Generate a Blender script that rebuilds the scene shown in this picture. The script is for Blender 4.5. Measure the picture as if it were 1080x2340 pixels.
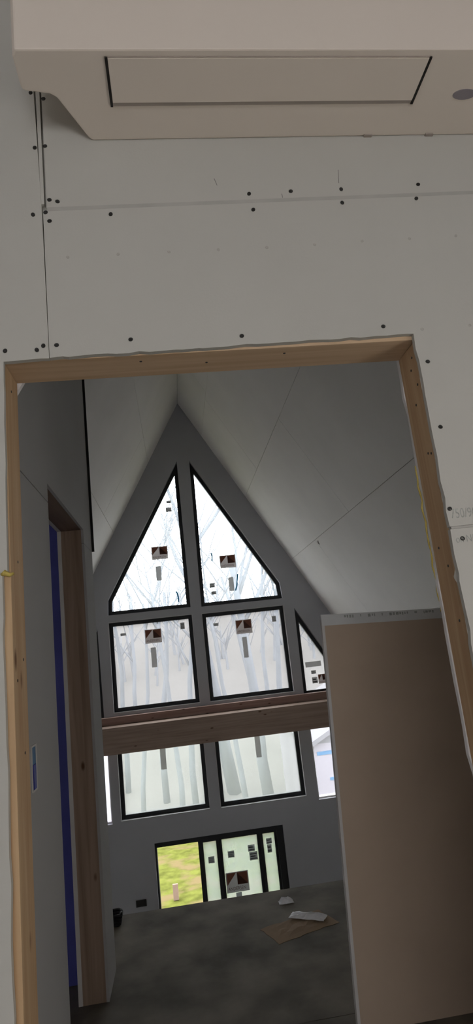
import bpy, bmesh, math, random
from mathutils import Vector, Matrix
from mathutils.geometry import tessellate_polygon

# ------------------------------------------------------------------ camera, sky, light, exposure
for o in list(bpy.data.objects):
    bpy.data.objects.remove(o)
SC = bpy.context.scene
COL = SC.collection
FLOOR = -1.47          # loft floor, eye at z = 0
LOW = -4.40            # lower floor and yard
cam_d = bpy.data.cameras.new('camera')
cam_d.sensor_fit = 'HORIZONTAL'
cam_d.sensor_width = 36.0
cam_d.lens = 1377.0 / 1080.0 * 36.0
cam_d.clip_start = 0.05
cam_d.clip_end = 500
cam = bpy.data.objects.new('camera', cam_d)
COL.objects.link(cam)
right = Vector((0.989789, -0.09157135, -0.10923567))
down = Vector((-0.08624654, 0.22540639, -0.97043984))
fwd = Vector((0.1134869, 0.96995188, 0.21520705))
cam.matrix_world = Matrix(((right.x, -down.x, -fwd.x, 0), (right.y, -down.y, -fwd.y, 0),
                           (right.z, -down.z, -fwd.z, 0), (0, 0, 0, 1)))
SC.camera = cam

W = bpy.data.worlds.new('overcast_sky')
SC.world = W
W.use_nodes = True
bg = W.node_tree.nodes['Background']
bg.inputs[0].default_value = (0.93, 0.97, 1.0, 1)
bg.inputs[1].default_value = 6.0

def area(name, loc, rot, sx, sy, power, color):
    l = bpy.data.lights.new(name, 'AREA')
    l.shape = 'RECTANGLE'; l.size = sx; l.size_y = sy; l.energy = power; l.color = color
    o = bpy.data.objects.new(name, l); COL.objects.link(o)
    o.location = loc; o.rotation_euler = rot
    return o
# daylight entering by the window in the right-hand wall of the near room
area('window_daylight', (1.67, -0.20, -0.45), (0, math.radians(90), 0), 0.86, 1.0, 13.0, (1.0, 0.97, 0.93))
# and by the wide window in its rear gable
area('rear_window_daylight', (-0.35, -2.97, 0.0), (math.radians(90), 0, 0), 1.76, 1.1, 14.0, (1.0, 0.97, 0.93))

SC.view_settings.view_transform = 'Standard'
SC.view_settings.look = 'None'
SC.view_settings.exposure = 0.0
SC.view_settings.gamma = 1.0
SC.view_settings.use_curve_mapping = False

# ------------------------------------------------------------------ materials
MATS = {}
def mat(name, col, rough=0.8, vary=0.06, scale=6.0, bump=0.0, bscale=60.0, spec=0.3, metal=0.0):
    if name in MATS: return MATS[name]
    m = bpy.data.materials.new(name); m.use_nodes = True
    nt = m.node_tree; b = nt.nodes['Principled BSDF']
    b.inputs['Roughness'].default_value = rough
    b.inputs['Specular IOR Level'].default_value = spec
    b.inputs['Metallic'].default_value = metal
    tc = nt.nodes.new('ShaderNodeTexCoord')
    n = nt.nodes.new('ShaderNodeTexNoise'); n.inputs['Scale'].default_value = scale
    n.inputs['Detail'].default_value = 4
    nt.links.new(tc.outputs['Object'], n.inputs['Vector'])
    r = nt.nodes.new('ShaderNodeValToRGB')
    r.color_ramp.elements[0].position = 0.3; r.color_ramp.elements[1].position = 0.7
    r.color_ramp.elements[0].color = tuple(c * (1 - vary) for c in col) + (1,)
    r.color_ramp.elements[1].color = tuple(min(1, c * (1 + vary)) for c in col) + (1,)
    nt.links.new(n.outputs['Fac'], r.inputs[0]); nt.links.new(r.outputs[0], b.inputs['Base Color'])
    if bump:
        n2 = nt.nodes.new('ShaderNodeTexNoise'); n2.inputs['Scale'].default_value = bscale
        nt.links.new(tc.outputs['Object'], n2.inputs['Vector'])
        bp = nt.nodes.new('ShaderNodeBump'); bp.inputs['Strength'].default_value = bump
        bp.inputs['Distance'].default_value = 0.01
        nt.links.new(n2.outputs['Fac'], bp.inputs['Height']); nt.links.new(bp.outputs[0], b.inputs['Normal'])
    MATS[name] = m
    return m

def wood(name, light, dark, axis='Z', knots=True, rough=0.75, fine=38.0):
    if name in MATS: return MATS[name]
    m = bpy.data.materials.new(name); m.use_nodes = True
    nt = m.node_tree; b = nt.nodes['Principled BSDF']
    b.inputs['Roughness'].default_value = rough; b.inputs['Specular IOR Level'].default_value = 0.25
    tc = nt.nodes.new('ShaderNodeTexCoord'); mp = nt.nodes.new('ShaderNodeMapping')
    s = [fine, fine, fine]; s['XYZ'.index(axis)] = 1.6
    mp.inputs['Scale'].default_value = s
    nt.links.new(tc.outputs['Object'], mp.inputs['Vector'])
    n = nt.nodes.new('ShaderNodeTexNoise'); n.inputs['Scale'].default_value = 1.0; n.inputs['Detail'].default_value = 5
    n.inputs['Distortion'].default_value = 0.6
    nt.links.new(mp.outputs[0], n.inputs['Vector'])
    r = nt.nodes.new('ShaderNodeValToRGB')
    r.color_ramp.elements[0].position = 0.28; r.color_ramp.elements[0].color = dark + (1,)
    r.color_ramp.elements[1].position = 0.68; r.color_ramp.elements[1].color = light + (1,)
    nt.links.new(n.outputs['Fac'], r.inputs[0])
    out = r.outputs[0]
    if knots:
        mp2 = nt.nodes.new('ShaderNodeMapping'); s2 = [11, 11, 11]; s2['XYZ'.index(axis)] = 5.0
        mp2.inputs['Scale'].default_value = s2
        nt.links.new(tc.outputs['Object'], mp2.inputs['Vector'])
        v = nt.nodes.new('ShaderNodeTexVoronoi'); v.inputs['Scale'].default_value = 1.0
        nt.links.new(mp2.outputs[0], v.inputs['Vector'])
        k = nt.nodes.new('ShaderNodeValToRGB')
        k.color_ramp.elements[0].position = 0.05; k.color_ramp.elements[0].color = (0.35, 0.25, 0.18, 1)
        k.color_ramp.elements[1].position = 0.13; k.color_ramp.elements[1].color = (1, 1, 1, 1)
        nt.links.new(v.outputs['Distance'], k.inputs[0])
        mx = nt.nodes.new('ShaderNodeMix'); mx.data_type = 'RGBA'; mx.blend_type = 'MULTIPLY'
        mx.inputs['Factor'].default_value = 1.0
        nt.links.new(out, mx.inputs[6]); nt.links.new(k.outputs[0], mx.inputs[7])
        out = mx.outputs[2]
    nt.links.new(out, b.inputs['Base Color'])
    MATS[name] = m
    return m

def translucent(name, col, share):
    """thin paper or film: diffuse in front, lets daylight through"""
    if name in MATS: return MATS[name]
    m = bpy.data.materials.new(name); m.use_nodes = True
    nt = m.node_tree; nt.nodes.remove(nt.nodes['Principled BSDF'])
    out = nt.nodes['Material Output']
    tc = nt.nodes.new('ShaderNodeTexCoord'); n = nt.nodes.new('ShaderNodeTexNoise'); n.inputs['Scale'].default_value = 25
    nt.links.new(tc.outputs['Object'], n.inputs['Vector'])
    r = nt.nodes.new('ShaderNodeValToRGB')
    r.color_ramp.elements[0].color = tuple(c * 0.93 for c in col) + (1,)
    r.color_ramp.elements[1].color = tuple(min(1, c * 1.05) for c in col) + (1,)
    nt.links.new(n.outputs['Fac'], r.inputs[0])
    a = nt.nodes.new('ShaderNodeBsdfDiffuse'); t = nt.nodes.new('ShaderNodeBsdfTranslucent')
    x = nt.nodes.new('ShaderNodeMixShader'); x.inputs[0].default_value = share
    nt.links.new(r.outputs[0], a.inputs[0]); nt.links.new(r.outputs[0], t.inputs[0])
    nt.links.new(a.outputs[0], x.inputs[1]); nt.links.new(t.outputs[0], x.inputs[2])
    nt.links.new(x.outputs[0], out.inputs[0])
    MATS[name] = m
    return m

def pane_mat(name, tint, haze, hazecol=(0.9, 0.92, 0.93)):
    """window glass with a veil for outdoor haze: clear part + light-scattering part + weak gloss"""
    if name in MATS: return MATS[name]
    m = bpy.data.materials.new(name); m.use_nodes = True
    nt = m.node_tree; nt.nodes.remove(nt.nodes['Principled BSDF'])
    out = nt.nodes['Material Output']
    tr = nt.nodes.new('ShaderNodeBsdfTransparent'); tr.inputs[0].default_value = tint + (1,)
    tl = nt.nodes.new('ShaderNodeBsdfTranslucent'); tl.inputs[0].default_value = hazecol + (1,)  # scattering share stands in for the hazy air outside
    tc = nt.nodes.new('ShaderNodeTexCoord'); mp = nt.nodes.new('ShaderNodeMapping'); mp.inputs['Scale'].default_value = (7, 1, 0.7)
    n = nt.nodes.new('ShaderNodeTexNoise'); n.inputs['Scale'].default_value = 2.0
    nt.links.new(tc.outputs['Object'], mp.inputs[0]); nt.links.new(mp.outputs[0], n.inputs['Vector'])
    mr = nt.nodes.new('ShaderNodeMapRange'); mr.inputs[3].default_value = haze * 0.85; mr.inputs[4].default_value = min(1, haze * 1.15)
    nt.links.new(n.outputs['Fac'], mr.inputs[0])
    x = nt.nodes.new('ShaderNodeMixShader')
    nt.links.new(mr.outputs[0], x.inputs[0]); nt.links.new(tr.outputs[0], x.inputs[1]); nt.links.new(tl.outputs[0], x.inputs[2])
    g = nt.nodes.new('ShaderNodeBsdfGlossy'); g.inputs['Roughness'].default_value = 0.3
    y = nt.nodes.new('ShaderNodeMixShader'); y.inputs[0].default_value = 0.015
    nt.links.new(x.outputs[0], y.inputs[1]); nt.links.new(g.outputs[0], y.inputs[2])
    nt.links.new(y.outputs[0], out.inputs[0])
    MATS[name] = m
    return m

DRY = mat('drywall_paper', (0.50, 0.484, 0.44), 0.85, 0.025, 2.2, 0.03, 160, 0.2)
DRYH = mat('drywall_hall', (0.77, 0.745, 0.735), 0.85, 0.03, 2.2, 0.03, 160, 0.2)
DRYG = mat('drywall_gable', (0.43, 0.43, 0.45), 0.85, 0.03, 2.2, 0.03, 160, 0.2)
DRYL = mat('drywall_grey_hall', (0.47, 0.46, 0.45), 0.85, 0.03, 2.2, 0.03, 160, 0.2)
GYP = mat('gypsum_edge', (0.62, 0.59, 0.54), 0.9, 0.12, 40)
GYPC = mat('torn_gypsum', (0.80, 0.78, 0.72), 0.9, 0.05, 40)
SEAM = mat('seam_shadow', (0.42, 0.40, 0.365), 0.9, 0.08, 9)
JOINT = mat('joint_groove', (0.40, 0.38, 0.34), 0.9, 0.08, 9)
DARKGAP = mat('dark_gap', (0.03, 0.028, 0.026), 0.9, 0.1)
SCREW = mat('black_screw', (0.025, 0.024, 0.022), 0.5, 0.1, 200)
DIMPLE = mat('filled_screw', (0.42, 0.39, 0.35), 0.9, 0.1, 200)
PENCIL = mat('pencil', (0.17, 0.15, 0.14), 0.9, 0.2, 60)
INK = mat('grey_print', (0.36, 0.36, 0.33), 0.9, 0.25, 150)
PINE_Z = wood('pine_upright', (0.60, 0.42, 0.25), (0.44, 0.275, 0.145), 'Z')
PINE_X = wood('pine_lying', (0.66, 0.48, 0.32), (0.52, 0.35, 0.21), 'X')
FIR_Z = wood('fir_upright', (0.42, 0.30, 0.22), (0.27, 0.185, 0.13), 'Z')
FIR_Y = wood('fir_head', (0.30, 0.21, 0.16), (0.20, 0.14, 0.11), 'Y', False)
BEAM = wood('beam_timber', (0.36, 0.265, 0.21), (0.25, 0.175, 0.135), 'X')
LEDGE = wood('ledger_timber', (0.34, 0.23, 0.195), (0.25, 0.155, 0.13), 'X')
KRAFT = mat('kraft_paper', (0.52, 0.40, 0.30), 0.9, 0.07, 3.0)
TAPE = mat('end_tape', (0.68, 0.67, 0.65), 0.7, 0.05, 12)
EDGEP = mat('sheet_edge_paper', (0.66, 0.63, 0.60), 0.85, 0.05, 12)
PLASTIC = mat('unit_plastic', (0.74, 0.655, 0.57), 0.45, 0.01, 3, spec=0.4)
SLOT = mat('unit_slot', (0.36, 0.31, 0.27), 0.7, 0.05)
SLOTB = mat('unit_slot_end', (0.02, 0.018, 0.016), 0.7, 0.05)
BADGE = mat('unit_badge', (0.26, 0.23, 0.25), 0.4, 0.05)
FRAME = mat('black_frame', (0.03, 0.031, 0.033), 0.5, 0.05)
BEAD = mat('corner_bead', (0.62, 0.61, 0.59), 0.7, 0.03)
BLUE = mat('blue_membrane', (0.10, 0.11, 0.42), 0.6, 0.12, 5)
BLUEC = mat('blue_clamp', (0.03, 0.04, 0.30), 0.5, 0.05)
BLUEB = mat('blue_box_plastic', (0.01, 0.12, 0.28), 0.5, 0.05)
BLUET = translucent('blue_tape', (0.02, 0.22, 0.36), 0.4)
PAPER = translucent('label_paper', (0.42, 0.415, 0.41), 0.62)
PAPERD = translucent('label_print', (0.28, 0.28, 0.29), 0.5)
PAPERL = translucent('sticker_paper', (0.50, 0.47, 0.46), 0.52)
RUST = translucent('sticker_rust', (0.36, 0.16, 0.11), 0.42)
BROWN = translucent('sticker_brown', (0.17, 0.09, 0.075), 0.5)
FILM = pane_mat('protective_film', (0.9, 0.88, 0.95), 0.35, (0.92, 0.90, 0.97))
GLASS_T = pane_mat('glass_upper', (0.96, 0.97, 0.98), 0.09)
GLASS_S = pane_mat('glass_square', (0.86, 0.85, 0.85), 0.075, (0.80, 0.79, 0.80))
GLASS_L = pane_mat('glass_lower', (0.93, 0.94, 0.92), 0.09, (0.80, 0.82, 0.79))
GLASS_C = pane_mat('glass_clear', (0.97, 0.96, 0.98), 0.04)
GLASS_D = pane_mat('glass_door', (0.62, 0.66, 0.68), 0.20, (0.76, 0.79, 0.74))
OSB = mat('subfloor', (0.145, 0.13, 0.105), 0.85, 0.45, 4.0, 0.1, 40)
LOWF = mat('lower_floor', (0.30, 0.28, 0.25), 0.8, 0.2, 3.0)
GRASS = mat('grass', (0.112, 0.120, 0.026), 0.95, 0.35, 4.5, 0.5, 9, spec=0.02)
nt = GRASS.node_tree; nt_tc = [n for n in nt.nodes if n.type == 'TEX_COORD'][0]
nb = nt.nodes['Principled BSDF']; src_col = nb.inputs['Base Color'].links[0].from_socket
n2 = nt.nodes.new('ShaderNodeTexNoise'); n2.inputs['Scale'].default_value = 1.6; n2.inputs['Detail'].default_value = 6
nt.links.new(nt_tc.outputs['Object'], n2.inputs['Vector'])
rp = nt.nodes.new('ShaderNodeValToRGB'); rp.color_ramp.elements[0].position = 0.48; rp.color_ramp.elements[1].position = 0.62
nt.links.new(n2.outputs['Fac'], rp.inputs[0])
mx = nt.nodes.new('ShaderNodeMix'); mx.data_type = 'RGBA'; mx.inputs[7].default_value = (0.165, 0.125, 0.060, 1)   # fallen leaves
nt.links.new(rp.outputs[0], mx.inputs[0]); nt.links.new(src_col, mx.inputs[6]); nt.links.new(mx.outputs[2], nb.inputs['Base Color'])
LITTER = mat('leaf_litter', (0.108, 0.102, 0.096), 0.95, 0.12, 0.25)
BARK = mat('hazed_bark', (0.125, 0.138, 0.16), 0.9, 0.12, 4)  # distance haze is mixed into this and the far bark's blue-grey
BARK2 = mat('far_bark', (0.135, 0.145, 0.165), 0.9, 0.1, 2)
WRAP = mat('house_wrap', (0.27, 0.255, 0.29), 0.6, 0.03, 1.5)
WRAPB = mat('wrap_stripe', (0.05, 0.16, 0.30), 0.6, 0.05)
ROOFG = mat('roof_grey', (0.17, 0.168, 0.18), 0.85, 0.05)
YELLOW = mat('yellow_foam', (0.55, 0.42, 0.11), 0.8, 0.15, 30, 0.6, 80)
PINK = mat('stake_wood', (0.28, 0.19, 0.15), 0.85, 0.08, 10)
SCRAP = mat('white_plastic', (0.70, 0.70, 0.72), 0.4, 0.08, 20)
CARD = mat('cardboard', (0.25, 0.175, 0.11), 0.9, 0.1, 8)
RUBBER = mat('black_rubber', (0.022, 0.022, 0.024), 0.6, 0.1)

# ------------------------------------------------------------------ builders
class MB:
    def __init__(s): s.v = []; s.f = []
    def raw(s, vs, fs):
        o = len(s.v); s.v += [tuple(v) for v in vs]; s.f += [tuple(i + o for i in f) for f in fs]; return s
    def box(s, x0, x1, y0, y1, z0, z1):
        vs = [(x, y, z) for x in (x0, x1) for y in (y0, y1) for z in (z0, z1)]
        return s.raw(vs, [(0, 1, 3, 2), (4, 6, 7, 5), (0, 4, 5, 1), (2, 3, 7, 6), (0, 2, 6, 4), (1, 5, 7, 3)])
    def plate(s, outer, holes, ax, a0, a1):
        """polygon (u,v) with holes given thickness along axis ax"""
        loops = [outer] + list(holes)
        def P(p, a):
            return {'Y': (p[0], a, p[1]), 'X': (a, p[0], p[1]), 'Z': (p[0], p[1], a)}[ax]
        flat = [p for l in loops for p in l]; n = len(flat)
        tris = tessellate_polygon([[Vector((p[0], p[1], 0)) for p in l] for l in loops])
        vs = [P(p, a0) for p in flat] + [P(p, a1) for p in flat]
        fs = [tuple(t) for t in tris] + [tuple(i + n for i in reversed(t)) for t in tris]
        k = 0
        for l in loops:
            m = len(l)
            for i in range(m):
                a, b = k + i, k + (i + 1) % m
                fs.append((a, b, b + n, a + n))
            k += m
        return s.raw(vs, fs)
    def tube(s, pts, rads, n=6, cap=True):
        pts = [Vector(p) for p in pts]; o = len(s.v)
        for i, p in enumerate(pts):
            d = (pts[min(i + 1, len(pts) - 1)] - pts[max(i - 1, 0)]).normalized()
            u = d.cross(Vector((0.31, 0.95, 0.05))).normalized(); w = d.cross(u)
            for k in range(n):
                a = 2 * math.pi * k / n
                s.v.append(tuple(p + (u * math.cos(a) + w * math.sin(a)) * rads[i]))
        for i in range(len(pts) - 1):
            for k in range(n):
                a = o + i * n + k; b = o + i * n + (k + 1) % n
                s.f.append((a, b, b + n, a + n))
        if cap:
            s.f.append(tuple(o + k for k in range(n)))
            e = o + (len(pts) - 1) * n
            s.f.append(tuple(e + k for k in reversed(range(n))))
        return s
    def build(s, name, m, parent=None, smooth=False, bevel=0.0):
        off = Vector((0, 0, 0))
        p = parent
        while p is not None:
            off += p.location; p = p.parent
        me = bpy.data.meshes.new(name)
        me.from_pydata([tuple(Vector(v) - off) for v in s.v], [], s.f)
        bm = bmesh.new(); bm.from_mesh(me); bmesh.ops.recalc_face_normals(bm, faces=bm.faces)
        if bevel:
            bmesh.ops.bevel(bm, geom=list(bm.edges), offset=bevel, segments=2, affect='EDGES', profile=0.6)
        bm.to_mesh(me); bm.free()
        if smooth:
            for q in me.polygons: q.use_smooth = True
        me.materials.append(m)
        o = bpy.data.objects.new(name, me); COL.objects.link(o); o.parent = parent
        return o

def empty(name, loc):
    o = bpy.data.objects.new(name, None); COL.objects.link(o); o.location = loc
    o.empty_display_size = 0.1
    return o
def tag(o, label=None, cat=None, group=None, kind=None):
    if label: o['label'] = label
    if cat: o['category'] = cat
    if group: o['group'] = group
    if kind: o['kind'] = kind
    return o
def world_loc(o):
    v = Vector((0, 0, 0))
    while o is not None: v += o.location; o = o.parent
    return v
def ragged(p, q, n, amp, rnd, nx, ny):
    r = []
    for i in range(1, n):
        t = (i + rnd.uniform(-0.35, 0.35)) / n; a = rnd.uniform(-amp, amp)
        r.append((p[0] + (q[0] - p[0]) * t + nx * a, p[1] + (q[1] - p[1]) * t + ny * a))
    return r
def inset(poly, d):
    """offset of a convex counter-clockwise polygon: d > 0 outward"""
    n = len(poly); lines = []
    for i in range(n):
        a = Vector(poly[i]); b = Vector(poly[(i + 1) % n]); t = (b - a).normalized()
        nn = Vector((t.y, -t.x)); lines.append((a + nn * d, t))
    r = []
    for i in range(n):
        p, t = lines[i - 1]; q, u = lines[i]
        den = t.x * u.y - t.y * u.x
        k = ((q.x - p.x) * u.y - (q.y - p.y) * u.x) / den
        r.append((p.x + t.x * k, p.y + t.y * k))
    return r
def text_mesh(name, body, size, m, parent, loc, sx=1.0):
    """flat lettering standing in the XZ plane, facing -Y"""
    c = bpy.data.curves.new(name, 'FONT'); c.body = body; c.size = size; c.extrude = 0.0002
    t = bpy.data.objects.new(name, c); COL.objects.link(t)
    dg = bpy.context.evaluated_depsgraph_get()
    me = bpy.data.meshes.new_from_object(t.evaluated_get(dg))
    bpy.data.objects.remove(t)
    me.transform(Matrix.Rotation(math.radians(90), 4, 'X') @ Matrix.Diagonal((sx, 1, 1, 1)))
    me.materials.clear(); me.materials.append(m)
    o = bpy.data.objects.new(name, me); COL.objects.link(o); o.parent = parent
    o.location = Vector(loc) - world_loc(parent)
    return o

RX, RZ, K = 0.275, 3.461, 0.563      # ridge line and run/rise of the A-frame
def roofx(z, s): return RX + s * (RZ - z) * K
YF, YG = -3.0, 8.10                  # rear gable, far gable (room faces)

# ------------------------------------------------------------------ setting: floors, roof slopes, gables
def floor_panels(parent, xs, ys, z, m, gap=0.004):
    for i in range(len(ys) - 1):
        for j in range(len(xs[i % 2]) - 1):
            x0, x1 = xs[i % 2][j], xs[i % 2][j + 1]
            MB().box(x0 + gap / 2, x1 - gap / 2, ys[i] + gap / 2, ys[i + 1] - gap / 2, z - 0.018, z).build('subfloor_panel', m, parent)
fl = tag(MB().box(-2.45, 3.0, YF, 4.03, FLOOR - 0.26, FLOOR - 0.019).build('floor', DARKGAP), kind='structure')
floor_panels(fl, [[-2.45, -0.107, 2.33, 3.0], [-2.45, -1.33, 1.11, 3.0]], [YF, -2.15, -0.93, 0.29, 1.51, 2.73, 4.05], FLOOR, OSB)
tag(MB().box(-4.0, 4.6, YF, YG + 0.1, LOW - 0.2, LOW).build('floor_lower', LOWF), kind='structure')

def slope(side, name, rows, offs):
    """one roof slope: a backing plane and drywall sheets laid in rows (s runs down the slope)"""
    ca = 1 / math.sqrt(1 + K * K); dx, dz = side * K * ca, -ca; nx, nz = side * ca, K * ca
    def P(s, y, h): return (RX + dx * s + nx * h, y, RZ + dz * s + nz * h)
    L = (RZ - LOW) / ca
    def slab(s0, s1, y0, y1, h0, h1):
        vs = [P(s, y, h) for s in (s0, s1) for y in (y0, y1) for h in (h0, h1)]
        return MB().raw(vs, [(0, 1, 3, 2), (4, 6, 7, 5), (0, 4, 5, 1), (2, 3, 7, 6), (0, 2, 6, 4), (1, 5, 7, 3)])
    base = tag(slab(0, L, YF - 0.2, YG + 0.2, 0.013, 0.15).build(name, JOINT), kind='structure')
    r = [0.0] + rows
    while r[-1] + 1.08 < L: r.append(r[-1] + 1.08)
    r.append(L)
    for i in range(len(r) - 1):
        ys = [YF] + [y for y in (offs[i % len(offs)] + 3.2 * k for k in range(-4, 5)) if YF + 0.3 < y < YG - 0.3] + [YG]
        for j in range(len(ys) - 1):
            slab(r[i] + 0.002, r[i + 1] - 0.002, ys[j] + 0.002, ys[j + 1] - 0.002, 0.0, 0.0127).build('drywall_panel', DRYH, base)
    return base
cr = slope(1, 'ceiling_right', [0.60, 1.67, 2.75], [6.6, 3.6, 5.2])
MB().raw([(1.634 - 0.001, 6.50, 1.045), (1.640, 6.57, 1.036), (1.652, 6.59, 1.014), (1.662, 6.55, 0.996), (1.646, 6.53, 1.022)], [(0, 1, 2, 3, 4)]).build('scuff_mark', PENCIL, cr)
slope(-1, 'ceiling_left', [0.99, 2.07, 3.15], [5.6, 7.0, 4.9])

tag(MB().box(RX - 0.12, RX + 0.12, YF - 0.2, YG + 0.2, RZ + 0.004, RZ + 0.2).build('trim_1', DARKGAP), kind='structure')
# far gable with its openings (glass outlines, room side plane measured)
G_T1 = [(-0.835, 0.612), (0.150, 0.612), (0.143, 2.42), (-0.827, 0.745)]
G_T2 = [(0.388, 0.602), (1.388, 0.602), (1.380, 0.752), (0.410, 2.418)]
G_S1 = [(-0.838, -0.610), (0.155, -0.610), (0.155, 0.418), (-0.838, 0.418)]
G_S2 = [(0.385, -0.615), (1.388, -0.615), (1.388, 0.412), (0.385, 0.412)]
G_L1 = [(-0.830, -1.876), (0.155, -1.876), (0.155, -0.90), (-0.830, -0.90)]
G_L2 = [(0.392, -1.885), (1.378, -1.885), (1.378, -0.90), (0.392, -0.90)]
G_T3 = [(1.610, -0.680), (1.925, -0.680), (1.925, -0.300), (1.625, 0.230)]
G_T0 = [(-1.375, -0.680), (-1.060, -0.680), (-1.075, 0.230), (-1.375, -0.300)]
G_R = [(1.580, -2.000), (2.560, -2.000), (2.560, -0.90), (1.580, -0.90)]
G_Q = [(-2.010, -1.945), (-0.985, -1.945), (-0.985, -0.90), (-2.010, -0.90)]
DOOR = [(-0.505, LOW + 0.004), (1.085, LOW + 0.004), (1.085, -2.225), (-0.505, -2.225)]
GL = {'T1': G_T1, 'T2': G_T2, 'S1': G_S1, 'S2': G_S2, 'L1': G_L1, 'L2': G_L2, 'T3': G_T3, 'T0': G_T0}
holes = [inset(p, 0.048) for p in GL.values()] + [G_R, G_Q, DOOR]
tri = [(roofx(LOW, -1), LOW), (roofx(LOW, 1), LOW), (RX, RZ)]
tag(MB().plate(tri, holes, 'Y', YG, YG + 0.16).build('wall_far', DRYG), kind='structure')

REAR = [(-1.25, -0.57), (0.55, -0.57), (0.55, 0.57), (-1.25, 0.57)]
wq = tag(empty('window_12', (-0.35, YF - 0.08, -0.57)), kind='structure')
MB().plate(inset(REAR, -0.002), [inset(REAR, -0.05)], 'Y', YF - 0.11, YF - 0.05).build('window_frame', FRAME, wq)
MB().plate(inset(REAR, -0.045), [], 'Y', YF - 0.083, YF - 0.077).build('pane', GLASS_C, wq)
# near room: rear gable, right-hand knee wall with a window
tag(MB().plate([(roofx(FLOOR, -1), FLOOR), (roofx(FLOOR, 1), FLOOR), (RX, RZ)], [REAR], 'Y', YF - 0.15, YF).build('wall_rear', DRY), kind='structure')
tag(MB().plate([(roofx(LOW, -1), LOW), (roofx(LOW, 1), LOW), (roofx(FLOOR - 0.26, 1), FLOOR - 0.26), (roofx(FLOOR - 0.26, -1), FLOOR - 0.26)], [], 'Y', YF - 0.15, YF).build('wall_rear_lower', DRY), kind='structure')
wr = tag(MB().plate([(YF, FLOOR), (1.2, FLOOR), (1.2, 0.93), (YF, 0.93)], [[(-0.72, -0.9), (0.32, -0.9), (0.32, 0.0), (-0.72, 0.0)]], 'X', 1.70, 1.80).build('wall_right', DRY), kind='structure')
wn = tag(empty('window_10', (1.75, -0.20, -0.9)), kind='structure')
MB().plate([(-0.715, -0.895), (0.315, -0.895), (0.315, -0.005), (-0.715, -0.005)], [[(-0.66, -0.84), (0.26, -0.84), (0.26, -0.06), (-0.66, -0.06)]], 'X', 1.72, 1.78).build('window_frame', FRAME, wn)
MB().box(1.748, 1.752, -0.66, 0.26, -0.84, -0.06).build('pane', GLASS_C, wn)

# ------------------------------------------------------------------ windows of the far gable
def sticker(win, x0, x1, z0, z1, y):
    """brand sticker: rust and brown emblem over a pale lettered band"""
    p = MB().box(x0, x1, y - 0.001, y, z0, z1).build('brand_sticker', PAPERL, win)
    w, h = x1 - x0, z1 - z0; yb = y - 0.0016
    e0, e1 = z0 + 0.36 * h, z1 - 0.04 * h; xm = x0 + 0.5 * w; xl, xr = x0 + 0.04 * w, x1 - 0.04 * w
    MB().plate([(xl, e0), (xm - 0.03 * w, e1), (xl, e1)], [], 'Y', yb, yb + 0.0005).build('emblem', RUST, p)
    MB().plate([(xm, e0), (xr, e0), (xm, e1)], [], 'Y', yb, yb + 0.0005).build('emblem', BROWN, p)
    MB().plate([(xr, e0), (xr, e1), (xm, e1)], [], 'Y', yb, yb + 0.0005).build('emblem', RUST, p)
    text_mesh('lettering', 'ANDERSEN', h * 0.25, BROWN, p, (xl + 0.02 * w, yb, z0 + 0.10 * h), w * 0.88 / (h * 0.25 * 5.55))
    return p
def slip(win, x0, x1, z0, z1, y, name='rating_label', lines=0):
    p = MB().box(x0, x1, y - 0.001, y, z0, z1).build(name, PAPER, win)
    if lines:
        mb = MB(); h = z1 - z0; w = x1 - x0
        for i in range(lines):
            za = z0 + h * (0.12 + 0.8 * i / lines)
            mb.box(x0 + 0.1 * w, x1 - (0.1 + 0.15 * (i % 2)) * w, y - 0.0015, y - 0.001, za, za + h * 0.45 / lines)
        mb.build('print', PAPERD, p)
    return p
def strip(win, pts, y, w=0.009):
    mb = MB(); mb.tube([(x, y - 0.002, z) for x, z in pts], [w] * len(pts), 6)
    return mb.build('blue_tape', BLUET, win)

def window(num, key, gm, bead=True):
    g = GL[key]; y = 8.2
    zs = min(p[1] for p in g); xs = sum(p[0] for p in g) / len(g)
    w = tag(empty('window_%d' % num, (xs, y, zs)), kind='structure')
    MB().plate(inset(g, 0.0465), [inset(g, 0.004)], 'Y', y - 0.035, y + 0.045).build('window_frame', FRAME, w)
    MB().plate(inset(g, 0.014), [inset(g, -0.002)], 'Y', y - 0.048, y - 0.034).build('glazing_stop', FRAME, w)
    MB().plate(inset(g, 0.006), [], 'Y', y, y + 0.006).build('pane', gm, w)
    if bead:
        MB().plate(inset(g, 0.052), [inset(g, 0.0475)], 'Y', YG - 0.003, YG - 0.0005).build('corner_bead', BEAD, w)
    return w
y = 8.199
w1 = window(1, 'T1', GLASS_T, False)
sticker(w1, -0.262, -0.042, 1.255, 1.432, y); slip(w1, -0.224, -0.152, 0.968, 1.163, y)
slip(w1, -0.020, 0.062, 1.905, 1.968, y, 'corner_label', 2); slip(w1, -0.002, 0.060, 2.030, 2.066, y, 'corner_label', 1)
strip(w1, [(0.022, 0.80), (0.040, 0.76), (0.048, 0.70), (0.046, 0.655)], y)
w2 = window(2, 'T2', GLASS_T, False)
sticker(w2, 0.652, 0.872, 1.048, 1.225, y); slip(w2, 0.745, 0.812, 0.728, 0.918, y)
slip(w2, 0.480, 0.553, 0.800, 0.862, y, 'corner_label', 2); slip(w2, 0.494, 0.562, 0.705, 0.752, y, 'corner_label', 2)
strip(w2, [(0.548, 1.27), (0.556, 1.23), (0.552, 1.18), (0.545, 1.16)], y)
strip(w2, [(0.880, 0.95), (0.866, 0.88), (0.850, 0.79), (0.826, 0.73)], y)
w3 = window(3, 'S1', GLASS_S)
sticker(w3, -0.434, -0.216, 0.152, 0.332, y); slip(w3, -0.372, -0.304, -0.158, 0.096, y)
slip(w3, -0.750, -0.677, 0.288, 0.322, y, 'corner_label', 2); slip(w3, 0.040, 0.096, 0.292, 0.378, y, 'corner_label', 3)
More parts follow.
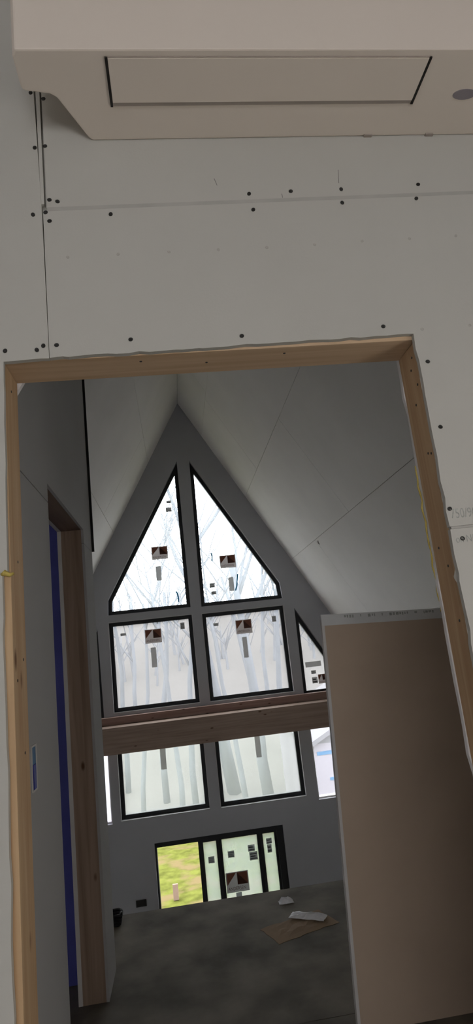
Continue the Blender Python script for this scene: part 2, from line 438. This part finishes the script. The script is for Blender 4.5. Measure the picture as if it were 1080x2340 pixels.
w4 = window(4, 'S2', GLASS_S)
sticker(w4, 0.776, 0.994, 0.146, 0.330, y); slip(w4, 0.845, 0.906, -0.168, 0.102, y)
slip(w4, 0.480, 0.548, 0.285, 0.324, y, 'corner_label', 2); slip(w4, 1.275, 1.332, 0.258, 0.338, y, 'corner_label', 3)
w5 = window(5, 'L1', GLASS_L); slip(w5, -0.356, -0.286, -1.418, -1.145, y)
w6 = window(6, 'L2', GLASS_L); slip(w6, 0.862, 0.930, -1.425, -1.15, y)
w7 = window(7, 'T3', GLASS_S, False)
slip(w7, 1.650, 1.864, -0.386, -0.318, y); slip(w7, 1.715, 1.780, -0.478, -0.432, y, 'corner_label', 2)
slip(w7, 1.715, 1.790, -0.600, -0.520, y, 'corner_label', 2); sticker(w7, 1.800, 1.915, -0.612, -0.492, y)
w8 = window(8, 'T0', GLASS_S, False)
for num, g, gm in ((9, G_R, GLASS_C), (11, G_Q, FILM)):
    w = tag(empty('window_%d' % num, (sum(p[0] for p in g) / 4, 8.2, g[0][1])), kind='structure')
    MB().plate(inset(g, -0.001), [inset(g, -0.018)], 'Y', 8.15, 8.25).build('window_frame', BEAD, w)
    MB().plate(inset(g, -0.017), [], 'Y', 8.2, 8.206).build('pane', gm, w)

# patio door below: frame, three closed leaves, the left bay standing open
dr = tag(empty('door_3', (0.29, 8.2, LOW)), kind='structure')
MB().plate(inset(DOOR, -0.001), [[(-0.482, LOW + 0.06), (1.003, LOW + 0.06), (1.003, -2.285), (-0.482, -2.285)]], 'Y', 8.13, 8.25).build('door_frame', FRAME, dr)
for x0, x1, g0, g1, yy in ((0.022, 0.278, 0.082, 0.243, 8.185), (0.279, 0.792, 0.313, 0.755, 8.2), (0.793, 1.002, 0.826, 0.972, 8.185)):
    lf = MB().plate([(x0, LOW + 0.062), (x1, LOW + 0.062), (x1, -2.287), (x0, -2.287)], [[(g0, LOW + 0.14), (g1, LOW + 0.14), (g1, -2.312), (g0, -2.312)]], 'Y', yy - 0.02, yy + 0.02).build('door_leaf', FRAME, dr)
    MB().box(g0 - 0.004, g1 + 0.004, yy - 0.003, yy + 0.003, LOW + 0.136, -2.308).build('pane', GLASS_D, lf)
slip(dr, 0.130, 0.205, -2.560, -2.485, 8.180, 'corner_label', 3)
slip(dr, 0.375, 0.455, -2.535, -2.460, 8.195, 'corner_label', 3)
slip(dr, 0.630, 0.715, -2.500, -2.425, 8.195, 'corner_label', 2); slip(dr, 0.640, 0.740, -2.600, -2.505, 8.195, 'corner_label', 3)
sticker(dr, 0.322, 0.600, -2.925, -2.700, 8.195); slip(dr, 0.430, 0.500, -2.985, -2.930, 8.195)
slip(dr, 0.865, 0.935, -2.440, -2.375, 8.180, 'corner_label', 2); slip(dr, 0.870, 0.925, -2.540, -2.445, 8.180, 'corner_label', 2)

# timber across the far gable
bx = MB().box(roofx(-0.79, -1) + 0.02, roofx(-0.79, 1) - 0.02, 7.70, 8.06, -1.10, -0.795)
tag(bx.build('timber_beam', BEAM, bevel=0.006), 'long dark timber beam running across the far window wall', 'beam')
bx = MB().box(roofx(-0.69, -1) + 0.02, roofx(-0.69, 1) - 0.02, 7.99, 8.098, -0.793, -0.702)
tag(bx.build('ledger_board', LEDGE, bevel=0.004), 'reddish ledger board under the square windows, above the beam', 'board')
# switch box hole on the far wall
sb = tag(empty('electrical_box', (-0.707, YG, -2.885)), 'small dark electrical box on far wall left of patio door', 'electrical box')
MB().plate([(-0.768, -2.885), (-0.645, -2.885), (-0.645, -2.812), (-0.768, -2.812)], [[(-0.760, -2.877), (-0.653, -2.877), (-0.653, -2.820), (-0.760, -2.820)]], 'Y', YG - 0.006, YG).build('rim', SCREW, sb)
MB().box(-0.760, -0.653, YG - 0.002, YG - 0.0005, -2.877, -2.820).build('box_interior', DARKGAP, sb)

# ------------------------------------------------------------------ front wall of drywall sheets around the rough opening
rnd = random.Random(4)
Y0, Y1 = 1.22, 1.2327
wf = tag(empty('wall_front', (0.14, Y0, FLOOR)), kind='structure')
hd = [(-0.2265, 0.640)] + [(-0.318, 0.640)]
# left notch: unseen opening added to let light into the side room
A = [(roofx(FLOOR, -1) + 0.02, FLOOR), (-1.20, FLOOR), (-1.20, 0.64), (-0.62, 0.64), (-0.62, FLOOR), (-0.331, FLOOR)] + ragged((-0.331, FLOOR), (-0.332, 0.185), 26, 0.0022, rnd, 1, 0) + \
    [(-0.332, 0.185), (-0.322, 0.192)] + ragged((-0.322, 0.192), (-0.318, 0.642), 12, 0.0012, rnd, 1, 0) + [(-0.318, 0.642)] + \
    ragged((-0.318, 0.642), (-0.2235, 0.644), 4, 0.0012, rnd, 0, 1) + [(-0.2230, 0.644), (-0.2240, 1.0), (-0.2310, 1.36), (-0.2310, RZ - (RX + 0.2310) / K - 0.02)]
sA = MB().plate(A, [], 'Y', Y0, Y1).build('drywall_sheet', DRY, wf)
B = [(-0.2220, 0.645)] + ragged((-0.222, 0.645), (0.598, 0.655), 34, 0.0018, rnd, 0, 1) + [(0.598, 0.655)] + \
    ragged((0.598, 0.655), (0.597, 0.198), 12, 0.0020, rnd, 1, 0) + [(0.597, 0.198), (1.69, 0.206), (1.69, 0.90), (roofx(1.035, 1) - 0.02, 1.037), (-0.2215, 1.012)]
sB = MB().plate(B, [], 'Y', Y0, Y1).build('drywall_sheet', DRY, wf)
C = [(-0.2130, 1.019), (roofx(1.045, 1) - 0.02, 1.044), (RX, RZ - 0.03), (-0.2110, RZ - (RX + 0.211) / K - 0.02)]
sC = MB().plate(C, [], 'Y', Y0, Y1).build('drywall_sheet', DRY, wf)
Dp = [(0.597, FLOOR)] + [(1.69, FLOOR), (1.69, 0.200), (0.597, 0.192)] + ragged((0.597, 0.192), (0.597, FLOOR), 40, 0.0022, rnd, 1, 0)
sD = MB().plate(Dp, [], 'Y', Y0, Y1).build('drywall_sheet', DRY, wf)
MB().plate([(-0.2255, 1.03), (-0.2180, 1.03), (-0.2160, 2.45), (-0.2285, 2.45)], [], 'Y', Y0 + 0.001, Y1).build('filler_strip', DRY, wf)
MB().box(-0.27, -0.17, Y1 + 0.0005, Y1 + 0.02, 0.70, 2.3).build('backing_stud', JOINT, wf)
MB().plate([(-0.212, 1.0105), (1.60, 1.0345), (1.60, 1.0440), (-0.212, 1.0205)], [], 'Y', Y0 - 0.0002, Y1 - 0.001).build('joint_tape', SEAM, wf)
MB().plate([(0.60, 0.1925), (1.68, 0.2005), (1.68, 0.2055), (0.60, 0.1975)], [], 'Y', Y0 + 0.0006, Y1).build('joint_tape', SEAM, wf)
# hall side of the same wall
HA = [(-2.1, FLOOR), (-1.20, FLOOR), (-1.20, 0.64), (-0.62, 0.64), (-0.62, FLOOR), (-0.335, FLOOR), (-0.335, 0.60), (-0.3, 0.66), (0.604, 0.66), (0.604, 0.60)] + ragged((0.604, 0.60), (0.602, FLOOR), 40, 0.0035, rnd, 1, 0) + \
     [(0.602, FLOOR), (roofx(FLOOR, 1) - 0.03, FLOOR), (RX, RZ - 0.03), (roofx(FLOOR, -1) + 0.03, FLOOR)]
MB().plate(HA, [], 'Y', 1.338, 1.3507).build('drywall_sheet', DRYH, wf)
# drywall screws: dark heads sunk in small dimples
def disc(r, d, n=10):
    mb = MB(); vs = [(r * math.cos(2 * math.pi * k / n), -d, r * math.sin(2 * math.pi * k / n)) for k in range(n)]
    vs2 = [(r * 0.55 * math.cos(2 * math.pi * k / n), -d * 0.3, r * 0.55 * math.sin(2 * math.pi * k / n)) for k in range(n)]
    vs0 = [(v[0], 0, v[2]) for v in vs]
    fs = [(k, (k + 1) % n, (k + 1) % n + n, k + n) for k in range(n)] + [tuple(range(n, 2 * n))] + \
         [(k, (k + 1) % n, (k + 1) % n + 2 * n, k + 2 * n) for k in range(n)]
    return mb.raw(vs + vs2 + vs0, fs)
src = disc(0.0046, 0.0012).build('drywall_screw', SCREW)
src2 = disc(0.0036, 0.0004).build('filled_screw', DIMPLE)
first = {src: True, src2: True}
def sheet_at(x, z):
    if z > 1.028 and x > -0.214: return sC
    if x < -0.2225: return sA
    return sB if z > 0.196 else sD
def put(s, x, z, sq=1.0):
    o = s if first[s] else s.copy()
    if not first[s]: COL.objects.link(o)
    first[s] = False
    o.parent = sheet_at(x, z); o.location = Vector((x, Y0, z)) - world_loc(o.parent)
    o.scale = (sq, 1, sq * 1.15); o.rotation_euler = (0, x * 37 % 3, 0)
for x, z in [(-0.2335, 1.183), (-0.210, 1.187), (-0.188, 1.035), (-0.244, 1.002), (-0.216, 1.007), (-0.208, 0.984), (-0.206, 1.040), (-0.07, 0.997),
             (0.258, 1.042), (0.263, 0.998), (0.36, 1.046), (0.485, 1.048), (0.482, 1.010), (0.682, 1.056), (0.67, 1.016), (-0.314, 0.667), (-0.248, 0.665),
             (-0.234, 0.674), (-0.206, 0.674), (-0.047, 0.678), (0.199, 0.672), (0.529, 0.677), (0.619, 0.583), (0.619, 0.424), (0.604, 0.237), (0.62, 0.170),
             (-0.2375, 1.34), (-0.2085, 1.322)]:
    put(src, x, z)
for x, z in [(-0.172, 0.889), (-0.06, 0.892), (0.055, 0.893), (0.169, 0.894), (0.283, 0.895), (0.398, 0.898), (0.515, 0.903), (0.633, 0.905), (0.751, 0.908), (0.621, 0.665), (0.738, 0.668)]:
    put(src2, x, z)
def stroke(sheet, p, q, w):
    d = (Vector(q) - Vector(p)).normalized(); n = Vector((-d.y, d.x)) * w
    MB().plate([tuple(Vector(p) + n), tuple(Vector(p) - n), tuple(Vector(q) - n), tuple(Vector(q) + n)], [], 'Y', Y0 - 0.0003, Y0).build('pencil_mark', PENCIL, sheet)
stroke(sC, (0.179, 1.087), (0.184, 1.068), 0.0006); stroke(sC, (0.486, 1.104), (0.482, 1.066), 0.0006); stroke(sC, (0.337, 1.040), (0.338, 1.029), 0.0006)
text_mesh('printed_lettering', '750/90', 0.030, INK, sB, (0.6035, Y0 - 0.0002, 0.2155), 0.72)
text_mesh('printed_lettering', 'on NLP', 0.022, INK, sD, (0.6045, Y0 - 0.0002, 0.1620), 0.8)

# rough opening framing
d1 = tag(empty('door_1', (0.14, 1.28, FLOOR)), kind='structure')
MB().box(-0.345, 0.63, 1.2335, 1.337, 0.646, 0.684).build('header_board', PINE_X, d1, bevel=0.0015)
MB().box(-0.357, -0.319, 1.2335, 1.336, FLOOR, 0.645).build('jamb_stud', PINE_Z, d1, bevel=0.0015)
MB().box(0.6035, 0.6415, 1.2335, 1.337, FLOOR, 0.645).build('jamb_stud', PINE_Z, d1, bevel=0.0015)
pts = [(0.603 + 0.0015 * math.sin(i * 1.7), 1.3515 + 0.002 * math.sin(i * 2.3), 0.375 - i * 0.0175) for i in range(21)]
MB().tube(pts, [0.0012 + 0.0012 * abs(math.sin(i * 1.3)) for i in range(21)], 6).build('foam_bead', YELLOW, d1, True)
MB().tube([(-0.333, 1.222, 0.186), (-0.327, 1.219, 0.189), (-0.318, 1.221, 0.184), (-0.312, 1.226, 0.187)], [0.004, 0.006, 0.004, 0.003], 6).build('foam_bead', YELLOW, d1, True)
# torn gypsum flakes along the right-hand cut
def flake(z0, z1, w, y):
    n = 7; out = [(y + rnd.uniform(-0.001, 0.001), z0 + (z1 - z0) * i / n) for i in range(n + 1)]
    inn = [(y + w * (0.35 + 0.65 * math.sin(math.pi * i / n)) * rnd.uniform(0.6, 1.2), z0 + (z1 - z0) * i / n) for i in range(n, -1, -1)]
    MB().plate(out + inn, [], 'X', 0.5990, 0.6030).build('gypsum_flake', GYPC, d1)
for z0, z1, w, yy in ((0.235, 0.285, 0.007, 1.229), (0.150, 0.185, 0.004, 1.232), (0.075, 0.108, 0.016, 1.231), (-0.10, 0.075, 0.0028, 1.2325), (-0.30, -0.14, 0.005, 1.232), (0.30, 0.55, 0.0018, 1.232)):
    flake(z0, z1, w, yy)
nail = MB().tube([(0, 0, 0), (0, 0.0005, 0), (0, 0.0006, 0)], [0.003, 0.003, 0.0025], 8)
for z, yy in ((0.615, 1.262), (0.590, 1.278), (0.545, 1.258), (0.505, 1.285), (0.38, 1.27), (0.375, 1.255), (0.165, 1.305), (0.120, 1.275), (0.0, 1.27)):
    MB().tube([(0.6033, yy, z), (0.6026, yy, z)], [0.0032, 0.0030], 8).build('nail', SCREW, d1)
for x, yy in ((0.30, 1.262), (-0.03, 1.262), (0.12, 1.285)):
    MB().tube([(x, yy, 0.6458), (x, yy, 0.6452)], [0.0032, 0.0030], 8).build('nail', SCREW, d1)
for z, yy in ((0.22, 1.29), (0.60, 1.28), (0.02, 1.31), (-0.02, 1.26), (-0.16, 1.30)):
    MB().tube([(-0.3188, yy, z), (-0.3182, yy, z)], [0.0032, 0.0030], 8).build('nail', SCREW, d1)

# ------------------------------------------------------------------ air conditioner above the opening
ac = tag(empty('air_conditioner', (0.305, Y0, 1.2)), 'white wall-mounted air conditioner above the rough doorway', 'air conditioner')
foot = [(-0.100, 1.219), (-0.108, 1.210), (-0.160, 1.105), (-0.172, 1.096), (-0.225, 1.088), (-0.230, 1.080), (-0.230, 1.010), (-0.222, 0.996),
        (0.932, 0.996), (0.940, 1.010), (0.940, 1.219)]
MB().plate(foot, [], 'Z', 1.2, 1.49).build('body', PLASTIC, ac, bevel=0.004)
MB().box(-0.0450, 0.6540, 1.010, 1.1250, 1.1975, 1.2005).build('air_outlet', SLOT, ac)  # near-flush plate; the slot's shadow band is put into its brown colour
MB().box(-0.0410, 0.6500, 1.012, 1.1150, 1.1960, 1.1988).build('louver', PLASTIC, ac)
for xe in (-0.0455, 0.6520):
    MB().box(xe - 0.0015, xe + 0.0040, 1.010, 1.1255, 1.1955, 1.1990).build('louver_end_gap', SLOTB, ac)
ov = [(0.775 + 0.028 * math.cos(2 * math.pi * k / 20), 1.104 + 0.014 * math.sin(2 * math.pi * k / 20)) for k in range(20)]
MB().plate(ov, [], 'Z', 1.1988, 1.2002).build('oval_badge', BADGE, ac)
for x in (0.575, 0.735):
    MB().box(x - 0.010, x + 0.010, 1.2125, 1.2195, 1.1965, 1.2015).build('mounting_clip', SLOT, ac)

# ------------------------------------------------------------------ hall wall on the left with its door opening
XL, XB = -0.44, -0.555
wl = tag(empty('wall_left', (XL, 2.4, FLOOR)), kind='structure')
zt = RZ - (RX - XL) / K - 0.01
oy0, oy1, oz = 2.25, 3.13, 0.672
wall_low = [(1.355, FLOOR), (oy0, FLOOR), (oy0, 0.597), (1.355, 0.597)]
MB().plate(wall_low, [], 'X', XL - 0.0127, XL).build('drywall_sheet', DRYL, wl)
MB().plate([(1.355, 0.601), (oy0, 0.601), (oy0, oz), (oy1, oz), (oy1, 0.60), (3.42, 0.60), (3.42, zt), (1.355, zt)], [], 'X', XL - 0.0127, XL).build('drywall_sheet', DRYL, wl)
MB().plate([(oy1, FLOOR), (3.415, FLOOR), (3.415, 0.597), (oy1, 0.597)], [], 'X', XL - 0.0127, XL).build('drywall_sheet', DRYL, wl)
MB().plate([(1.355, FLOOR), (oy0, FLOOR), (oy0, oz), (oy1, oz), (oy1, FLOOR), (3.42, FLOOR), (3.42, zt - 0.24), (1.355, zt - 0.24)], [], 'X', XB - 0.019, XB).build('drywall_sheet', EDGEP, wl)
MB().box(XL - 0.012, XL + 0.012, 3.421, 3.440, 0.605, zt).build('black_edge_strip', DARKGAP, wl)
MB().box(XB, XL - 0.0127, 3.38, 3.418, FLOOR, zt - 0.22).build('end_stud', FIR_Z, wl)
MB().box(XB, XL - 0.0127, 1.36, 1.40, FLOOR, zt - 0.22).build('end_stud', FIR_Z, wl)
d4 = tag(empty('added_opening', (-0.91, 1.28, FLOOR)), kind='structure')  # frame of the opening added to light the blue membrane
MB().box(-1.24, -0.58, 1.2335, 1.337, 0.641, 0.679).build('header_board', PINE_X, d4)
MB().box(-1.238, -1.20, 1.2335, 1.337, FLOOR, 0.640).build('jamb_stud', PINE_Z, d4)
MB().box(-0.62, -0.582, 1.2335, 1.337, FLOOR, 0.640).build('jamb_stud', PINE_Z, d4)
d2 = tag(empty('door_2', (-0.497, 2.69, FLOOR)), kind='structure')
MB().box(XB, XL - 0.0128, oy0 - 0.04, oy1 + 0.04, oz + 0.001, oz + 0.09).build('header_board', FIR_Y, d2)
MB().box(XB, XL - 0.0128, oy1 + 0.001, oy1 + 0.04, FLOOR, oz).build('jamb_stud', FIR_Z, d2)
MB().box(XB, XL - 0.0128, oy0 - 0.04, oy0 - 0.001, FLOOR, oz).build('jamb_stud', FIR_Z, d2)
# room beyond that opening: partition behind blue membrane
ws = tag(MB().plate([(XB - 0.020, FLOOR), (XB - 0.020, zt - 0.26), (roofx(FLOOR, -1) + 0.03, FLOOR)], [], 'Y', 3.33, 3.40).build('wall_side', DRYH), kind='structure')
MB().plate([(XB - 0.021, FLOOR + 0.005), (XB - 0.021, 1.25), (-1.15, 0.85), (-1.15, FLOOR + 0.005)], [], 'Y', 3.312, 3.329).build('blue_membrane', BLUE, ws)
# blue switch box let into the hall wall
bb = tag(empty('switch_box', (XL, 1.885, -0.333)), 'blue plastic switch box let into the left hall wall', 'switch box')
MB().plate([(1.856, -0.337), (1.912, -0.337), (1.912, -0.213), (1.856, -0.213)], [[(1.858, -0.332), (1.900, -0.332), (1.900, -0.218), (1.858, -0.218)]], 'X', XL, XL + 0.004).build('rim', EDGEP, bb)
MB().box(XL, XL + 0.003, 1.8585, 1.8995, -0.3315, -0.2185).build('box_body', BLUEB, bb)
MB().box(XL + 0.0028, XL + 0.006, 1.862, 1.890, -0.330, -0.265).build('clamp', BLUEC, bb)

# ------------------------------------------------------------------ bundle of drywall sheets leaning on the right roof slope
bd = tag(empty('drywall_bundle', (1.2, 2.6, FLOOR)), 'brown-backed pair of drywall sheets standing behind right jamb', 'drywall')
yb = 2.60
PL, PR = (0.6295, 0.0885), (1.835, 0.0280)
LB = (0.5520, FLOOR)
def bsheet(y0, y1, e):
    return MB().plate([(LB[0] + e, FLOOR), (1.72, FLOOR), (PR[0], PR[1] - e), (PL[0] + e, PL[1] - e)], [], 'Y', y0, y1)
bsheet(yb + 0.0005, yb + 0.0125, 0.0008).build('front_sheet', KRAFT, bd)
bsheet(yb + 0.0135, yb + 0.026, 0.0008).build('rear_sheet', KRAFT, bd)
MB().plate([(LB[0] - 0.010, FLOOR), (LB[0] + 0.002, FLOOR), (PL[0] + 0.002, PL[1] - 0.001), (PL[0] - 0.010, PL[1])], [], 'Y', yb - 0.001, yb + 0.027).build('paper_edge', EDGEP, bd)
t = MB().plate([(PL[0] - 0.011, PL[1] - 0.046), (PR[0], PR[1] - 0.038), (PR[0], PR[1] + 0.001), (PL[0] - 0.011, PL[1] + 0.001)], [], 'Y', yb - 0.002, yb + 0.0275).build('end_tape', TAPE, bd)
mb = MB(); x = 0.72
rn = random.Random(9)
while x < 1.25:
    w = rn.uniform(0.004, 0.012); zz = PL[1] - 0.0505 * (x - PL[0]) - 0.010
    mb.box(x, x + w, yb - 0.0026, yb - 0.0021, zz - rn.uniform(0.004, 0.009), zz + 0.004); x += w + rn.choice((0.004, 0.006, 0.03))
tag(mb.build('printed_marks', INK, t), kind='stuff')

# ------------------------------------------------------------------ debris on the loft floor
def crumple(name, cx, cy, sx, sy, h, m, label, cat, seed, rot=0.0, lift=0.0):
    r = random.Random(seed); mb = MB(); nx, ny = 9, 6; vs = []
    for j in range(ny + 1):
        for i in range(nx + 1):
            u, v = i / nx - 0.5, j / ny - 0.5
            X, Yv = u * sx + r.uniform(-0.1, 0.1) * sx / nx, v * sy + r.uniform(-0.2, 0.2) * sy / ny
            e = 1 - max(abs(u), abs(v)) * 2
            vs.append((cx + X * math.cos(rot) - Yv * math.sin(rot), cy + X * math.sin(rot) + Yv * math.cos(rot), FLOOR + lift + 0.002 + h * (0.1 + r.random()) * min(1, e * 2)))
    n = len(vs); vs += [(a, b, FLOOR + lift + 0.0005) for a, b, c in vs]
    fs = []
    for j in range(ny):
        for i in range(nx):
            a = j * (nx + 1) + i; q = (a, a + 1, a + nx + 2, a + nx + 1); fs += [q, tuple(k + n for k in reversed(q))]
    rim = [i for i in range(nx + 1)] + [j * (nx + 1) + nx for j in range(1, ny + 1)] + [ny * (nx + 1) + i for i in range(nx - 1, -1, -1)] + [j * (nx + 1) for j in range(ny - 1, 0, -1)]
    for k in range(len(rim)):
        a, b = rim[k], rim[(k + 1) % len(rim)]; fs.append((a, b, b + n, a + n))
    o = mb.raw(vs, fs).build(name, m)
    return tag(o, label, cat)
crumple('plastic_scrap', 0.485, 3.86, 0.085, 0.05, 0.030, SCRAP, 'small crumpled white scrap near the loft floor edge', 'scrap', 2)
crumple('plastic_scrap', 0.560, 3.60, 0.20, 0.07, 0.022, SCRAP, 'long flattened pale plastic strip on top of brown cardboard', 'scrap', 5, -0.55, 0.0132)
cb = crumple('cardboard_piece', 0.50, 3.54, 0.36, 0.20, 0.010, CARD, 'dark brown cardboard piece lying on loft floor', 'cardboard', 7, 0.35)
mb = MB()
ctr = Vector((-0.512, 3.93, FLOOR))
for k in range(4):
    pts = [ctr + Vector(((0.045 + 0.003 * k) * math.cos(a), (0.045 + 0.003 * k) * math.sin(a), 0.010 + 0.016 * k + 0.004 * math.sin(3 * a))) for a in [2 * math.pi * i / 22 for i in range(23)]]
    mb.tube(pts, [0.009] * 23, 6)
tag(mb.build('cable_coil', RUBBER, smooth=True), 'coil of black cable on the floor past left wall end', 'cable')

# ------------------------------------------------------------------ outdoors
def gz(yv):
    t = min(1.0, max(0.0, (yv - 18.5) / 26.0))
    return LOW - 0.06 + 7.6 * t ** 1.15
gm = MB(); nx, ny = 40, 60; vs = []; rg = random.Random(3)
for j in range(ny + 1):
    for i in range(nx + 1):
        X = -40 + 80 * i / nx; Yv = YG + 0.17 + (60 * (j / ny) ** 1.3)
        h = gz(Yv) + (rg.uniform(-0.03, 0.03) if j > 1 else 0)
        vs.append((X, Yv, h))
fs = [(j * (nx + 1) + i, j * (nx + 1) + i + 1, (j + 1) * (nx + 1) + i + 1, (j + 1) * (nx + 1) + i) for j in range(ny) for i in range(nx)]
gm.raw(vs, fs)
go = tag(gm.build('ground', GRASS, smooth=True), kind='structure')
go.data.materials.append(LITTER)
for q in go.data.polygons:
    if q.center.y > 18.6: q.material_index = 1

def tree(x, yv, h, r0, seed, label, fork=0.45, lean=0.0):
    r = random.Random(seed); mb = MB(); z0 = gz(yv) - 0.1
    def limb(p, d, length, rad, depth):
        n = 5; pts = [p]; rads = [rad]
        for i in range(n):
            d = (d + Vector((r.uniform(-.12, .12), r.uniform(-.12, .12), r.uniform(-.02, .10)))).normalized()
            p = p + d * (length / n); pts.append(p); rads.append(max(0.016, rad * (1 - 0.5 * (i + 1) / n)))
        mb.tube(pts, rads, 6 if depth == 0 else 4)
        if depth < 2:
            k = 4 if depth == 0 else 2
            for q in range(k):
                t = r.uniform(fork, 0.98); i = min(n - 1, int(t * n))
                az = r.uniform(0, 2 * math.pi); up = r.uniform(0.9, 1.8)
                nd = Vector((math.cos(az), math.sin(az) * 0.8, up)).normalized()
                limb(pts[i] + (pts[i + 1] - pts[i]) * (t * n - i), nd, length * r.uniform(0.35, 0.55), rads[i] * 0.55, depth + 1)
    limb(Vector((x, yv, z0)), Vector((lean, 0, 1)).normalized(), h, r0, 0)
    return tag(mb.build('bare_tree', BARK, smooth=True), label, 'tree', 'bare trees behind the house')
for i, (x, yv, h, r0, fk, ln, lb) in enumerate([
    (1.28, 19.5, 7.6, 0.22, 0.66, -0.01, 'forked bare tree seen near mullion of right triangular window'),
    (2.12, 17.8, 7.0, 0.17, 0.70, 0.02, 'straight bare tree seen in middle of right triangular window'),
    (3.30, 25.0, 6.2, 0.10, 0.45, 0.04, 'low bare tree seen at outer corner of right triangular window'),
    (-0.75, 19.5, 6.4, 0.11, 0.60, -0.03, 'spreading bare tree seen under brand sticker of left triangular window'),
    (0.10, 18.0, 6.3, 0.10, 0.62, -0.04, 'leaning bare tree seen at right side of left triangular window'),
    (-2.05, 27.0, 5.2, 0.10, 0.42, 0.03, 'low bare tree seen at outer corner of left triangular window'),
    (-1.30, 17.2, 6.0, 0.075, 0.80, 0.0, 'blurred bare trunk seen left of rating label in left square window'),
    (-0.28, 16.6, 6.2, 0.080, 0.80, 0.0, 'blurred bare trunk seen right of rating label in left square window'),
    (1.42, 16.8, 6.0, 0.080, 0.80, 0.0, 'blurred bare trunk seen left of rating label in right square window'),
    (2.55, 22.5, 6.4, 0.110, 0.75, 0.0, 'blurred bare trunk seen right of rating label in right square window'),
    (3.35, 22.0, 6.4, 0.120, 0.75, 0.0, 'blurred bare trunk seen at right edge of right square window'),
    (-1.95, 20.5, 6.2, 0.095, 0.75, 0.0, 'blurred bare trunk seen at left edge of left square window')]):
    tree(x, yv, h, r0, 31 + i, lb, fk, ln)
# hazy wood farther off: nobody could count it
r = random.Random(12); mb = MB()
for k in range(90):
    yv = r.uniform(30, 44); x = r.uniform(-0.22, 0.36) * yv; h = r.uniform(1.4, 2.4); rad = r.uniform(0.05, 0.11); z0 = gz(yv) - 0.1
    top = Vector((x + r.uniform(-.4, .4), yv, z0 + h)); mb.tube([(x, yv, z0), top], [rad, rad * 0.35], 5)
    for q in range(6):
        t = r.uniform(0.4, 0.95); p = Vector((x, yv, z0)).lerp(top, t); a = r.uniform(0, 6.28)
        mb.tube([p, p + Vector((math.cos(a), math.sin(a), r.uniform(0.8, 1.6))) * r.uniform(0.5, 1.2)], [rad * 0.4, 0.01], 4)
tag(mb.build('distant_wood', BARK2), 'hazy distant wood of thin bare trees', 'woods', kind='stuff')

# neighbouring house under white wrap with blue bands
nh = tag(empty('neighbour_house', (4.75, 16.0, LOW - 0.06)), 'white-wrapped house with blue bands seen through right lower window', 'house')
hx0, hx1, hy, ez, rz = 2.76, 6.76, 14.0, -2.32, -1.32
MB().box(hx0, hx1, hy, 19.0, LOW - 0.1, ez).build('wrapped_wall', WRAP, nh)
MB().plate([(hx0, ez), (hx1, ez), ((hx0 + hx1) / 2, rz)], [], 'Y', hy - 0.005, 18.99).build('gable_end', ROOFG, nh)
for s in (-1, 1):
    xm = (hx0 + hx1) / 2; xe = xm + s * 2.12; ze = rz - 2.12 * (rz - ez) / 2.0
    MB().plate([(xm, rz), (xe, ze), (xe, ze + 0.10), (xm, rz + 0.10)], [], 'Y', hy - 0.15, 19.1).build('roof_slope', ROOFG, nh)
for z, h, x0 in ((-2.56, 0.075, hx0 + 0.06), (-3.10, 0.06, hx0 + 0.28), (-3.60, 0.06, hx0 + 0.2)):
    MB().box(x0, hx1 - 0.1, hy - 0.012, hy, z, z + h).build('blue_band', WRAPB, nh)
tag(MB().box(-0.505, -0.405, 12.55, 12.60, LOW - 0.06, LOW + 0.21).build('survey_stake', PINK, bevel=0.008), 'short pale wooden stake standing in the grass outside', 'stake')
